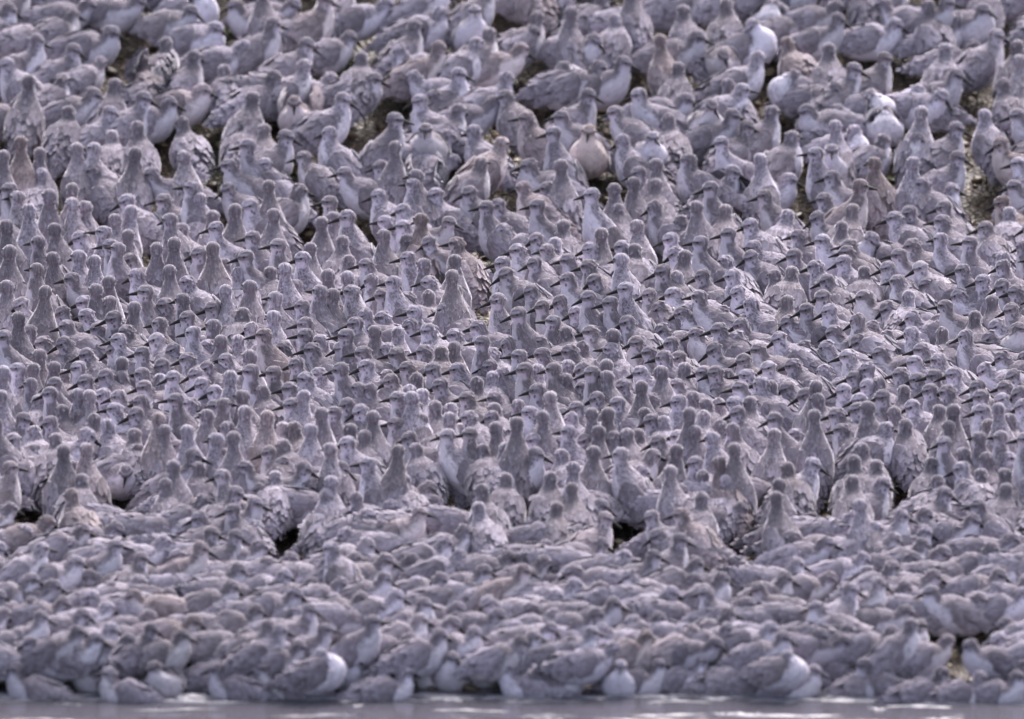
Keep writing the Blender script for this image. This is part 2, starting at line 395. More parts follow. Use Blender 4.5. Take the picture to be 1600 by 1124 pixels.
    if pose == 'O':                          # wings half lifted and shaken out
        for side, wp in zip((1, -1), wings):
            piv = C0 + ax*.034 + lat*side*.030 + nn*.030
            q1 = np.array(Euler((rad(-side*36), rad(14), rad(-side*24))).to_matrix())
            wp.V = (wp.V - piv)*np.array([1.25, 1.1, 1.1]) @ q1.T + piv
    # tail: a short flat fan under the wing tips
    tv = []; A = C0 + ax*-.070 + nn*.001; B = C0 + ax*-.108 - nn*.004
    for c_, w_ in ((A, .011), ((A+B)/2, .016), (B, .014)):
        for sg in (-1, -.33, .33, 1):
            for h_ in (.0022, -.0022): tv.append(c_ + lat*w_*sg + nn*(h_ - abs(sg)*.002))
    tf = []
    for i in range(2):
        for j in range(3):
            a = (i*4+j)*2; b = a+2; c_ = a+8; d_ = c_+2
            tf += [(a, b, d_, c_), (a+1, c_+1, d_+1, b+1)]
    for i in range(2): a = i*8; tf += [(a, a+8, a+9, a+1), (a+6, a+7, a+15, a+14)]
    for j in range(3): a = 16+j*2; tf += [(a, a+2, a+3, a+1)]; a = j*2; tf += [(a, a+1, a+3, a+2)]
    tv = np.array(tv); fw = np.zeros((len(tv), 3)); fw[:, 0] = -.05; fw[:, 1] = tv[:, 1]
    parts['tail'] = [Piece(tv, tf, 1, fw, np.ones(len(tv)))]
    # bill
    ns = 8; bc = []; br = []
    for u in np.linspace(0, 1, 7):
        bc.append(hd + HR @ np.array([.0170+.0325*u, 0, -.0030-.0030*u-.0016*u*u])); br.append(.0048*(1-u)**.9+.0014)
    bc = np.array(bc); br = np.array(br); one = np.ones((7, 1))
    Vb, Fb = tube(bc, one*hf, one*hu, one*hl, br*.85, br, ns)
    parts['bill'] = [Piece(Vb, Fb, 2)]
    parts['eye'] = []
    for sg in (1, -1):
        Ve, Fe = ellipsoid(hd + HR @ np.array([.0080, sg*.0153, .0036]), HR, (.0031, .0024, .0031), 10, 8)
        parts['eye'].append(Piece(Ve, Fe, 3))
    # legs with backward ankle, and toes
    parts['leg'] = []
    if P['clear'] > 0:
        for sg in (1, -1):
            sw = r_.uniform(-.014, .014) if pose in 'WMD' else r_.uniform(-.004, .004)
            foot = np.array([.002+sw, sg*.017, .0015]); ank = np.array([-.006+sw*.5, sg*.0175, P['clear']*.72+.004]); hip = np.array([.004, sg*.018, P['clear']+.022])
            Vl = []; Fl = []; o = 0
            def seg_(a, b, ra, rb, sq=1):
                nonlocal o
                t = (b-a)/np.linalg.norm(b-a); u = np.cross(t, [0, 1, 0]) if abs(t[1]) < .9 else np.cross(t, [1, 0, 0]); u /= np.linalg.norm(u); v = np.cross(t, u)
                c_ = np.array([a, b]); on = np.ones((2, 1))
                vv, ff = tube(c_, on*t, on*v, on*u, np.array([ra, rb]), np.array([ra, rb]), 6)
                Vl.append(vv); Fl.extend([tuple(i+o for i in f) for f in ff]); o += len(vv)
            seg_(hip, ank, .0040, .0026); seg_(ank+np.array([0, 0, .002]), foot, .0026, .0020)
            for ang in (-32, 0, 32):
                seg_(foot, foot+np.array([math.cos(rad(ang))*.020, math.sin(rad(ang))*.020, 0]), .0019, .0011)
            seg_(foot, foot+np.array([-.007, 0, 0]), .0016, .0010)
            parts['leg'].append(Piece(np.vstack(Vl), Fl, 4))
    return dict(parts=parts, head=hd, pose=pose, turn=turn, zc=zc)

PROTO = {}
specs = [(p, t) for p in 'UVMH' for t in (0, 55, -55)] + [('O', 0), ('O', 20)] + [('U', 0), ('U', 45), ('U', -35), ('M', 10), ('M', 45), ('M', -10), ('H', 50), ('H', -10), ('W', 10), ('U', 60), ('M', 58), ('W', -8)] + [('U', 20), ('M', 20), ('H', 20), ('W', 0), ('W', 25), ('W', -20), ('D', 0), ('D', 20), ('S', 0), ('S', 50), ('S', -60), ('P', 140), ('P', -140), ('P', 95), ('T', 178), ('T', 160)]
for i, (p, t) in enumerate(specs):
    b = make_bird(p, t, .0056, 100+i)
    PROTO.setdefault(p, []).append(b)
    b['mesh'] = {}
    for k, L in b['parts'].items():
        b['mesh'][k] = [piece_mesh(k, q) for q in L]
    # merged arrays for the rest of the flock
    Vs = []; lo = []; to = []; mi = []; fc = []; rg = []; hh = []; ff = []; o = 0
    for k, L in b['parts'].items():
        for q in L:
            Vs.append(q.V); lo.append(q.loops+o); to.append(q.tot); mi.append(np.full(len(q.tot), q.mat)); fc.append(q.fco); rg.append(q.reg); hh.append(q.hc); ff.append(q.fe); o += len(q.V)
    b['M'] = dict(V=np.vstack(Vs), loops=np.concatenate(lo), tot=np.concatenate(to), mi=np.concatenate(mi), fco=np.vstack(fc), reg=np.concatenate(rg), hc=np.vstack(hh), fe=np.concatenate(ff))

# ------------------------------------------------------------------ where the birds stand
# each entry: zoomed x, y of the head inside one 400x281 tile of the beach, then heading and pose
# heading: R right, L left, B away, F towards, Q away-left, K away-right, G towards-left, E towards-right
TILES = {
(0, 0): "60,60,RH 450,85,RH 310,160,RW 230,255,RM 465,310,RM 870,10,RW 1100,10,RW 590,590,RH 690,700,RM 900,610,RM 430,700,BM 1040,270,BO 700,850,BM 480,930,BU 130,890,BV 590,930,QU 1500,780,BM 1400,440,BM 720,530,BM 1150,980,BU 20,980,BV 1550,910,LUs 970,980,BU 250,960,BU 1380,960,BU 1530,290,RW 40,400,LM 330,620,RM 1200,70,RH 860,800,BM 1060,640,RH 700,200,RH 560,30,RW",
(400, 0): "110,150,RM 410,130,RW 590,230,RW 950,130,RW 1370,70,Fm 1380,270,RMs 1270,460,RMs 870,390,KM 750,400,QM 760,520,RM 660,610,RM 1020,630,LMs 870,745,RU! 460,830,QM 1050,900,BO 190,850,RM 50,810,BM 470,490,RW 870,870,RD 1060,810,FM 1360,820,QMs 780,1040,LM 870,920,BV 1240,1010,RD 1410,1020,KM 1000,1100,BU 1110,600,LH 1570,490,RM 1560,600,LM 700,80,BH 240,30,RW 820,20,RW 240,640,FO 1210,850,RW 340,590,RD 1460,210,RM 1490,640,RW",
(800, 0): "90,740,LMs! 260,830,LUs! 1310,890,LUs! 480,590,RM 700,390,RM 790,590,LMs 480,820,FMr 690,880,QM 370,80,BH 460,60,RM 140,200,RH 520,250,RH 550,420,RH 740,260,LH 1000,250,RM 1070,70,BM 1250,660,Fm 1380,720,RM 1350,530,BM 1440,560,RM 1540,360,RM 1500,160,RP 640,700,QM 980,750,BM 850,740,RW 880,860,FM 900,1030,BU 1100,1000,QO 1470,790,RM 790,1080,LM 60,310,RW 310,730,LM 160,110,RM 850,50,RW 1090,620,RH 320,420,RT",
(1200, 0): "440,120,RM 430,40,RW 800,150,RH 1000,40,BM 730,360,RM 540,430,RM 380,310,BT 1110,310,BM 90,300,FP 170,480,LT 1190,140,RH 1290,290,RH 1180,470,RM 940,570,LT 1090,600,RW 1470,530,BM 1320,720,BM 1180,800,RM 170,860,KU 300,960,LUs 400,940,FM 420,790,BH 430,690,RT 540,820,RP 940,870,FP 660,1020,BU 1430,220,RM 1560,290,BM 1570,380,BUs 1190,980,RM 690,10,RH 240,690,LH 1450,900,LM 900,400,RT 1350,60,RH 1560,720,LM 30,30,FT 1120,20,RM 640,600,RT 730,700,FT 1180,1090,LM 1330,1100,BM",
(0, 281): "60,60,QU 110,110,QU 310,100,BV 180,190,BV 450,60,BV 450,150,BV 530,170,BU 650,330,LU 720,250,BU 820,200,BU 790,130,LM 690,410,QU 800,350,BU 1060,250,BU 1040,160,KM 1250,120,BU 1200,50,LU 1350,300,LUs 1470,190,BU 1130,310,LM 1330,230,BM 1240,460,QM 1560,160,LM 1580,360,QU 1090,400,BV 1330,430,BU 60,450,BU 240,390,QU 340,310,BU 490,480,BU 590,510,BU 810,500,LM 330,490,BU 230,560,QU 40,290,BV 740,430,QU 980,430,BV 450,620,LM 680,640,BU 600,690,BU 910,700,QU 1060,570,BU 1170,640,LM 1400,530,BM 1490,590,BM 130,780,LM 390,830,LM 1030,780,LMs 1170,860,LM 1000,900,QU 1330,800,LM 1420,830,LM 1520,840,BM 610,930,LM 790,950,LM 180,950,LM 270,1020,LM 840,800,BU 980,1000,LM 1140,750,QU 710,1060,LM 740,1000,QU 1380,1010,BU 1490,1010,BM 1300,1040,LM 1570,930,QM 1560,670,BU 90,1060,LM 540,1090,LM 1080,1060,LM 40,670,BU 400,1020,LM",
(400, 281): "80,40,BV 250,40,LMs 460,140,QU 650,80,BU 740,20,BV 985,30,QU 1120,90,LMs 1330,80,QM 1440,170,LU 1510,160,QM 110,220,BU 240,310,LU 410,270,BU 570,230,LUs 810,260,LM 920,290,LM 920,190,LM 1030,250,BU 800,350,BU 540,390,BM 480,240,BU 1080,390,LM 1210,360,LM 140,410,QU 290,490,QU 340,430,BU 690,530,LM 580,510,BM 940,380,BM 950,490,LU 180,560,BV 90,580,BM 450,600,BU 570,610,BU 720,630,QM 860,640,QU 1080,640,LM 1050,530,BU 400,700,QU 120,740,QU 600,700,LU 790,720,LM 940,740,LM 1080,730,BM 1510,750,LUs! 290,790,QU 500,800,QM 480,720,QU 1450,400,BU 1540,520,LM 1560,590,LM 310,900,LM 680,850,LM 790,860,LM 620,900,LM 960,910,LMs 50,970,QU 310,970,LU 400,1010,LM 740,950,BU 890,960,BM 1080,940,LM 1180,810,LM 1390,920,LM 1240,970,LM 170,1050,LM 350,1060,LM 530,1050,QM 670,1080,LMs 820,1060,QM 1050,1070,LM 1160,1080,BM 1240,1050,BM 1470,1090,LM 1580,1030,QM 1250,700,BM 880,1090,LM",
(800, 281): "70,50,QM 220,50,LMs 160,160,LUs 500,90,LVs! 620,170,LMs 320,290,BM 150,370,LM 270,400,BM 560,340,BU 640,60,BU 760,20,BU 900,30,BM 1240,50,LU 1320,150,LU 1150,170,BU 890,170,QM 780,290,BU 990,370,LM 1180,390,LU 1020,460,LM 1490,280,LMs 1580,100,QU 1510,420,LM 1490,480,LMs 1330,510,LM 690,420,LM 770,440,BM 480,540,LM 940,570,LM 510,630,LM 680,500,BU 1080,480,BM 960,620,BM 1190,600,LM 1380,600,LM 140,520,LM 350,620,LM 190,790,LUs 300,760,LM 400,830,LM 490,950,LM 720,890,LM 780,860,BM 130,990,LM 170,1010,LM 360,1070,LMs 440,1050,BM 620,1060,LM 860,1080,LM 950,1110,LM 1260,1060,LM 1040,1110,LM 1060,830,LH 1310,830,LH 30,920,BM 1560,850,LH 930,940,LH 1400,990,LH 1150,960,LH 350,500,LM 220,440,QM 1030,610,BM 590,860,BM",
(1200, 281): "20,190,QM 350,120,QM 530,190,BM 640,160,QM 1460,140,LMr! 880,200,LMs 790,240,LMs 1100,170,LM 1090,260,LM 1360,300,LM 1080,370,QUs! 190,350,LM 340,380,LM 510,410,LM 650,370,LPs! 900,410,LM 820,470,LM 750,550,LM 470,510,LM 490,450,QM 950,550,LM 1340,630,LMs 1460,660,LM 1550,700,LM 1470,540,QM 1510,210,BM 150,580,BM 160,470,LM 370,630,LM 600,730,LH 880,730,BM 1190,720,LH 1110,790,LM 560,880,QM 410,950,LH 900,860,LH 1570,930,Fm 1380,990,LH 1400,760,BM 740,800,LH 220,1050,LH 1460,1110,LH 650,920,LH 1060,880,LH 1150,60,RH 1540,40,LM 1290,1080,LH 170,130,QM 40,600,BM 1470,490,BM",
(0, 562): "20,80,BU 110,60,QU 210,60,BU 340,50,BU 400,100,BM 490,50,LU 340,150,QU 240,260,BM 310,210,QU 490,220,BU 560,230,BU 660,100,LM 760,110,BM 640,220,LM 740,230,LM 890,90,LM 900,170,LMs 880,260,LM 1000,130,BM 1080,110,QU 1220,90,LM 1260,150,LM 1290,50,QM 1440,110,BV 1340,200,LM 1100,250,LU 1190,280,LM 1400,280,KU 1340,290,LM 10,230,BV 390,320,BM 500,350,BM 590,380,BM 670,410,BM 720,310,LM 850,340,LM 990,370,BV 1290,350,BU 1340,400,BM 150,370,RM 550,470,RM 230,540,BM 540,560,BU 640,560,BU 870,580,BU 840,470,BM 1000,490,QU 1170,450,BU 1350,500,BU 1460,490,BV 1530,330,BU 1210,600,RM 440,660,RH 150,690,BM 350,500,BM 780,380,BM 1420,430,QM 790,700,FW 1560,440,BM",
(400, 562): "40,200,BM 110,80,QU 210,180,LM 310,120,QM 390,90,QM 530,60,QU 690,40,LM 300,230,BU 220,280,LM 70,360,BU 170,430,BM 240,430,BM 340,440,BU 490,330,QU 410,340,BU 570,280,LM 640,180,LM 710,190,QM 650,320,LM 730,360,BU 890,240,QU 960,200,BM 970,240,BU 1040,220,BM 1000,300,BM 1040,380,BM 1100,60,LM 1150,160,QM 1260,60,LMs! 1460,40,LM 1540,90,QM 1120,300,BM 1380,150,BM 1320,240,LM 1490,240,QM 1220,310,BM 1330,360,LM 1470,360,LM 1490,310,BM 1210,370,BU 1500,430,BU 870,400,LM 960,400,LMs 590,440,BM 570,520,LM! 960,490,LM 1400,520,KM 80,580,LM 170,540,BM 460,560,BU 700,650,LUs! 890,570,BVw! 1270,600,RM 1190,680,RM 680,480,BM 840,130,LM 540,680,RM 1410,820,BM 1560,560,BM 1000,560,BM 1480,110,BM 820,100,BM 300,680,RM",
(800, 562): "80,60,LUs 160,70,BM 260,60,QU 350,40,BM 160,190,LM 240,240,BU 340,130,BM 40,290,BM 110,330,LM 440,60,LM 500,80,QU 590,40,BU 590,110,BU 450,170,LM 530,240,LM 400,300,LMs 370,370,QM 500,340,BV 600,340,BU 690,160,LM 660,270,LM 800,80,LM 810,170,BU 930,80,BU 1030,160,LM 1040,260,LM 1080,60,BM 1200,80,LM 1270,80,LM 1340,100,QM 1470,100,LM 1560,150,QM 1130,240,BM 1210,280,BM 1290,280,BM 1390,270,LM 1410,330,LM 1490,270,BM 1200,360,BM 1300,420,BM 1110,340,BV 830,340,BM 870,380,QM 950,390,BM 720,470,BM 790,470,BM 540,450,BU 640,490,KM 130,500,LM 190,360,BV 1040,480,LM 1140,450,BU 1250,490,BU 1380,440,BM 1520,380,BU 1390,560,BV 300,520,RM 310,600,BM 680,590,QU 520,660,BM 100,670,RM 240,740,BM 1390,760,BU 1230,700,BU 880,600,RM 1500,600,BM 1070,880,RW 560,910,RW 570,740,BM 800,720,BM",
(1200, 562): "20,170,BM 120,180,LM 230,220,LM 300,170,BU 310,250,BM 470,190,LM 620,60,LM 620,160,LM 540,110,LM 830,90,LM 1040,100,LM 930,120,LM 1010,190,LM 1120,200,LM 1310,170,LM 1530,100,LM 1480,170,LM 570,250,LM 560,310,LM 620,300,BU 850,200,BM 900,290,LM 1460,250,LM 1570,210,LM 1160,320,BU 1130,420,BU 1440,310,BV 1340,320,LM 1590,290,LM 1510,380,BM 990,350,BV 1070,320,BM 860,410,BM 940,440,BU 170,470,LMs! 220,400,LU 40,470,BU 290,350,BV 370,370,BU 460,440,LM 610,420,BM 740,430,KM 590,500,LM 740,490,RM 1100,520,QU! 1320,490,QU 220,600,QU 540,640,BM 1220,590,BM 1160,90,LM 1240,790,RH 1310,910,LM 1480,720,BM 730,730,BH 120,680,BM 1020,650,BM 690,150,BM 40,370,QU 1330,230,LM",
(0, 843): "100,810,LS! 490,750,LS! 960,800,FS! 1340,700,LS 1500,720,RS 220,580,RW 940,480,RW 340,290,RW 830,350,LH 430,620,RW 1060,350,RW 480,680,BM 940,720,BM 600,700,RH 110,590,RW 1430,480,RW 1140,600,RH 700,300,RW 120,120,RW 200,250,RH 520,470,RW 700,560,RH 1300,230,RW",
(400, 843): "80,540,RM 430,690,RM! 610,740,FS! 730,700,RM 1230,740,FS! 150,660,RM 170,440,RW 880,350,RH 980,130,RW 1150,640,RH 1530,700,RS 700,30,RH 450,160,RW 60,800,BS 400,850,RT 1030,500,RH 1520,470,RW 1330,300,RW 300,640,RW 1370,580,RH",
(800, 843): "400,780,RS 500,740,RM 680,790,FS! 920,490,RH 1280,650,RW 840,600,RH 640,680,RW 920,780,RS 560,300,RW 900,200,RW 1470,200,RW 380,640,RH 1150,250,RW 60,640,RH 1510,760,RS 1180,760,RS 640,400,RH 280,350,RW 1000,330,RW 200,140,RW 1350,560,RH",
(1200, 843): "370,20,RW 60,440,RW 390,240,RW 1040,230,RW 870,450,RW 1450,220,RH 700,440,RW 100,650,RH 600,780,LS 760,800,RS 120,860,BT! 1010,760,RS 1090,850,BS 1460,700,RS 490,640,RW 30,770,RS 1330,860,RS 290,820,RS 950,540,RH 860,300,RH 1560,480,RH 500,560,RH 1250,580,RW 1560,860,RS 180,150,RH 600,120,RH 1100,80,RW 1400,60,RH",
}
GAPS = [(240, 72, 18, 22), (322, 135, 14, 30), (70, 215, 16, 24), (270, 245, 12, 30), (340, 222, 22, 16), (620, 15, 14, 22), (600, 110, 30, 16), (560, 235, 24, 18),
        (710, 40, 22, 26), (865, 65, 18, 26), (870, 235, 8, 20), (1010, 122, 26, 14), (1110, 80, 16, 34), (1215, 118, 26, 22), (1335, 70, 22, 22), (1410, 165, 16, 36),
        (1255, 330, 34, 22), (1400, 315, 14, 24), (240, 350, 14, 36), (485, 352, 14, 12), (578, 372, 14, 12), (748, 420, 14, 36), (1155, 325, 18, 12), (985, 345, 12, 16),
        (190, 800, 44, 26), (710, 805, 26, 16), (980, 848, 30, 20), (1140, 870, 26, 20), (455, 855, 22, 10), (1410, 780, 18, 16), (1290, 790, 22, 14), (830, 830, 12, 20),
        (960, 230, 14, 24), (780, 235, 24, 16), (60, 800, 14, 8), (1525, 1015, 22, 10), (1180, 770, 10, 16), (1525, 275, 22, 14), (905, 330, 8, 16), (1380, 420, 14, 12)]
HEAD = {'R': 0, 'L': 180, 'B': 90, 'F': 270, 'Q': 140, 'K': 45, 'G': 225, 'E': 315}
def pick(pose, turn_lo=None, turn_hi=None):
    L = PROTO[pose]
    if turn_lo is not None:
        M = [b for b in L if turn_lo <= b['turn'] <= turn_hi]
        if M: L = M
    return random.choice(L)
birds = []
def size_at(py): return float(np.interp(py, [0, 300, 480, 700, 900, 1060], [1.03, 1.05, 1.05, 1.03, .96, .92]))
def add_bird(px, py, h, pose, flags='', listed=True):
    if h == 'B' and pose in 'HWDPTS' and py <= 800: pose = 'M' if random.random() < .6 else 'U'
    if h == 'K' and pose in 'HWD': pose = 'M'
    if h == 'B' and py > 800: h = 'L' if random.random() < .4 else 'R'
    if h == 'L' :
        # body often points away while the head looks left
        if pose in 'UVM' and random.random() < .6: yaw = random.uniform(112, 150); b = pick(pose, 40, 60)
        else: yaw = random.uniform(160, 196); b = pick(pose, -20, 25)
    elif h == 'R':
        if pose in 'UVM' and random.random() < .35: yaw = random.uniform(30, 60); b = pick(pose, -60, -40)
        else: yaw = random.uniform(-38, 48) if py < 400 else random.uniform(-18, 26); b = pick(pose, -25, 25)
    elif h == 'B': yaw = random.uniform(72, 112); b = pick(pose, -10, 25)
    elif h == 'F': yaw = random.uniform(255, 285); b = pick(pose)
    else: yaw = HEAD[h] + random.uniform(-12, 12); b = pick(pose, 0, 60) if h == 'Q' else pick(pose, -60, 10)
    if pose in 'PTO': b = pick(pose)
    sc = size_at(py)*random.uniform(.95, 1.05)
    eul = (rad(random.gauss(0, 3.5)), rad(random.gauss(0, 4)), rad(yaw)); rot = np.array(Euler(eul).to_matrix())
    off = rot @ (b['head']*sc)
    g = on_ground(px, py, off)
    lim = -.05 if pose in 'STF' else .02
    if g[1] < lim: g[1] = lim + random.uniform(0, .05)
    g[2] = float(ground(g[0], g[1]))
    hy = (yaw + b['turn']) % 360
    birds.append(dict(px=px, py=py, g=g, yaw=yaw, b=b, sc=sc, flags=flags, listed=listed, pose=pose, hy=hy, eul=eul, rot=rot))
for (tx, ty), txt in TILES.items():
    for e in txt.split():
        x, y, c = e.split(',')
        pose = c[1].upper()
        add_bird(tx+float(x)/4, ty+float(y)/4, c[0], pose, c[2:] + ('m' if c[1] == 'm' else ''))
def in_gap(bd, mx, my):
    foot, _ = to_px(np.array(bd['g'])); cx = (foot[0]*2 + bd['px'])/3   # the silhouette runs from the feet up to the head
    return any(abs(cx-gx) < gw*(.8 if gy > 700 else .35)+mx*(1.4 if gy > 700 else .6)+(24 if gy > 700 else 12)*(1 if abs(math.cos(rad(bd['yaw']))) > .7 else 0) and bd['py']-12 < gy+gh*.4 and foot[1]-8 > gy-gh*.4 for gx, gy, gw, gh in GAPS)
birds = [b for b in birds if '!' in b['flags'] or not in_gap(b, 12, 0)]
n_listed = len(birds)
STARS = [b for b in birds if '!' in b['flags']]
def spacing(py): return np.interp(py, [-120, 250, 360, 480, 700, 790, 1000, 1060], [50, 50, 41, 36, 34, 37, 42, 64]), np.interp(py, [-120, 250, 360, 480, 700, 790, 1000, 1060], [34, 33, 26, 20, 19, 19, 22, 27])
pos = [(b['px'], b['py']) for b in birds]
for k in range(42000):
    px, py = random.uniform(-110, 1710), random.uniform(-150, 1052)
    dx, dy = spacing(py)
    # a gap must stay free where the body would be seen, just below the head
    P_ = np.array(pos); dd = ((P_[:, 0]-px)/dx)**2 + ((P_[:, 1]-py)/dy)**2
    if dd.min() < 1: continue
    u = random.random()
    if py < 230:
        h = 'R' if u < .62 else 'B' if u < .78 else 'L' if u < .88 else 'K' if u < .95 else 'F'; pose = random.choice('HHHMMMWWTP' if random.random() < .5 else 'HHMMW')
    elif py < 360:
        h = 'L' if u < .34 else 'B' if u < .62 else 'R' if u < .8 else 'Q'; pose = random.choice('UMMMH')
    elif py < 700:
        right = px > 1000 and 430 < py < 620
        h = 'L' if u < (.7 if right else .45) else 'B' if u < .8 else 'Q'; pose = random.choice('HHMMM' if right else 'UUMMV')
    elif py < 760: h = 'B' if u < .5 else 'R' if u < .75 else 'L'; pose = random.choice('UMMH')
    elif py < 1020: h = 'R' if u < .8 else 'B' if u < .9 else 'L'; pose = random.choice('WWWHHMD')
    else: h = 'R' if u < .6 else 'L' if u < .85 else 'L'; pose = random.choice('SSSH')
    add_bird(px, py, h, pose, '', False)
    nb_ = birds[-1]; ft = to_px(np.array(nb_['g']))[0]
    if in_gap(nb_, 20, 0) or any(abs((ft[0]*2+nb_['px'])/3-b['px']) < 40 and ft[1] > b['py']+20 and nb_['py'] < b['py']+42 for b in STARS): birds.pop(); continue
    pos.append((px, py))

# ------------------------------------------------------------------ which birds show largest: splat them into a depth grid
GW, GH = 534, 375
zb = np.full(GW*GH, 1e9); ib = np.full(GW*GH, -1)
def world_pts(bd, V):
    return (V*bd['sc']) @ bd['rot'].T + bd['g']
for i, bd in enumerate(birds):
    W = world_pts(bd, bd['b']['M']['V'][::1]); q, d = to_px(W)
    x = (q[:, 0]/3).astype(int); y = (q[:, 1]/3).astype(int); ok = (x >= 0) & (x < GW) & (y >= 0) & (y < GH)
    idx = y[ok]*GW + x[ok]; dz = d[ok]; o = np.argsort(-dz); idx, dz = idx[o], dz[o]
    tmp = {}
    best = np.full(GW*GH, 1e9) if False else None
    u, first = np.unique(idx[::-1], return_index=True); dd = dz[::-1][first]
    m = dd < zb[u]; zb[u[m]] = dd[m]; ib[u[m]] = i
cnt = np.bincount(ib[ib >= 0], minlength=len(birds))
pri = cnt + np.array([400 if '!' in b['flags'] and cnt[i] > 12 else 0 for i, b in enumerate(birds)])
order = np.argsort(-pri); solo = set(int(i) for i in order[:300]); solo = {i for i in solo if cnt[i] > 0}
print('birds', len(birds), 'listed', n_listed, 'solo', len(solo), 'visible', int((cnt > 8).sum()), 'min solo px', int(min(cnt[i] for i in solo)))

# ------------------------------------------------------------------ labels
def face_words(bd):
    h = bd['hy']
    return ('facing right' if h < 32 or h > 328 else 'looking away right' if h < 68 else 'seen from behind' if h < 115 else 'looking away left' if h < 150
            else 'facing left' if h < 215 else 'turned towards the viewer' if h < 305 else 'facing right')
POSEW = {'O': 'wing-lifting', 'U': 'upright', 'V': 'stretched tall', 'M': 'standing', 'H': 'hunched', 'W': 'leaning', 'D': 'head down', 'S': 'sitting', 'P': 'preening', 'T': 'round sleeping'}
SPECIAL = {(862, 207): 'speckled upright bird facing left, sharpest of the upper flock, pale breast showing', (822, 185): 'speckled bird facing left directly left of the sharp upright one',
 (617, 186): 'pale faced bird with black bill pointing right amid grey backs', (1127, 222): 'upright speckled bird facing left among blurred ones right of centre',
 (925, 303): 'tall bird with stretched neck and white lined speckled breast', (1362, 373): 'bird with finely speckled breast bending its neck to preen',
 (575, 724): 'sharp speckled bird facing left, lowest clear one at the crowd edge', (622, 704): 'tall bird seen from behind, right beside the lowest speckled one',
 (777, 468): 'small headed upright bird facing left with bright outlined neck', (715, 577): 'bird with black bill facing left in the packed middle crowd',
 (1565, 316): 'pale bird with rusty stain down its breast at right edge', (1470, 373): 'broad dark winged bird seen from behind with plump side',
 (542, 692): 'dark faced bird with bill to left above the lowest speckled bird', (1242, 680): 'big headed bird facing left just above the blurred lower crowd',
 (1475, 692): 'slim upright bird seen from behind, front of packed crowd near right edge', (25, 1045): 'leftmost resting bird at the water edge, head drawn in',
 (122, 1030): 'bird with raised head facing left at the water edge', (240, 1043): 'dozing bird facing the viewer at the water edge, bill tucked down',
 (507, 1015): 'bird looking right just behind the pale one at water edge', (552, 1028): 'pale rounded bird with white front sitting beside a right-looking one at water edge',
 (707, 1028): 'white breasted bird facing the viewer at the water edge', (970, 1040): 'white breasted bird beside dark gap at the water edge', (1230, 1058): 'pale round sleeping bird at the water edge'}
used_labels = set()
def label_for(bd):
    for (x, y), t in SPECIAL.items():
        if abs(bd['px']-x) < 6 and abs(bd['py']-y) < 6 and t not in used_labels: used_labels.add(t); return t
    zone = 'on upper shingle' if bd['py'] < 250 else 'below upper shingle' if bd['py'] < 360 else 'in the packed crowd' if bd['py'] < 720 else 'in the lower crowd' if bd['py'] < 1010 else 'at the water edge'
    kind = 'speckled' if 's' in bd['flags'] else 'stained' if 'r' in bd['flags'] else 'pale' if 'm' in bd['flags'] else 'grey'
    for k in range(3):
        x = ('%d' if k == 0 else '%.1f') % (bd['px']/16); y = ('%d' if k == 0 else '%.1f') % (bd['py']/11.24)
        t = f"{POSEW[bd['pose']]} {kind} bird {face_words(bd)} {zone}, {x}% across {y}% down"
        if t not in used_labels: break
    used_labels.add(t); return t

# ------------------------------------------------------------------ the single birds, part by part
def link(name, me, parent=None):
    o = bpy.data.objects.new(name, me); col.objects.link(o)
    if parent: o.parent = parent
    return o
for i in sorted(solo, key=lambda k: birds[k]['py']):
    bd = birds[i]; b = bd['b']
    o = link('wading_bird', b['mesh']['body'][0])
    o.location = bd['g']; o.rotation_euler = bd['eul']; o.scale = (bd['sc'],)*3
    o['label'] = label_for(bd); o['category'] = 'bird'; o['group'] = 'waders crowded together on the shingle beach'
    tint = (1, 1, 1, 1); v = random.uniform(.94, 1.06)
    if 'r' in bd['flags']: tint = (1.0, .92, .80, 1)
    elif 'm' in bd['flags'] and bd['py'] < 1000: tint = (1.08, 1.08, 1.09, 1)
    elif bd['py'] > 1000: tint = (.92, .91, .92, 1)
    elif random.random() < .12: tint = (1.03, .97, .90, 1)
    tint = (tint[0]*v, tint[1]*v, tint[2]*v, 1)
    o.color = tint
    o.pass_index = 1 if 's' in bd['flags'] else 0
    for k in ('wing', 'tail', 'bill', 'eye', 'leg'):
        for me in b['mesh'][k]:
            c = link(k, me, o); c.color = tint; c.pass_index = o.pass_index

# ------------------------------------------------------------------ the rest of the crowd as one mass
acc = {k: [] for k in ('V', 'loops', 'tot', 'mi', 'fco', 'reg', 'hc', 'fe', 'rnd')}; o_ = 0
for i, bd in enumerate(birds):
    if i in solo: continue
    M = bd['b']['M']; W = world_pts(bd, M['V'])
    acc['V'].append(W); acc['loops'].append(M['loops']+o_); o_ += len(W)
    for k in ('tot', 'mi', 'fco', 'reg', 'hc', 'fe'): acc[k].append(M[k])
    acc['rnd'].append(np.full(len(W), random.random()))
A = {k: np.concatenate(v) for k, v in acc.items()}
me = mesh_from('bird_flock', A['V'], A['loops'].astype(np.int32), A['tot'].astype(np.int32), MATS, A['mi'].astype(np.int32), {'fco': A['fco'], 'reg': A['reg'], 'hc': A['hc'], 'fe': A['fe'], 'rnd': A['rnd']})
o = link('bird_flock', me); o['kind'] = 'stuff'; o['category'] = 'flock'; o['label'] = 'dense crowd of grey waders filling in behind and between the larger birds'
print('flock verts', len(A['V']))

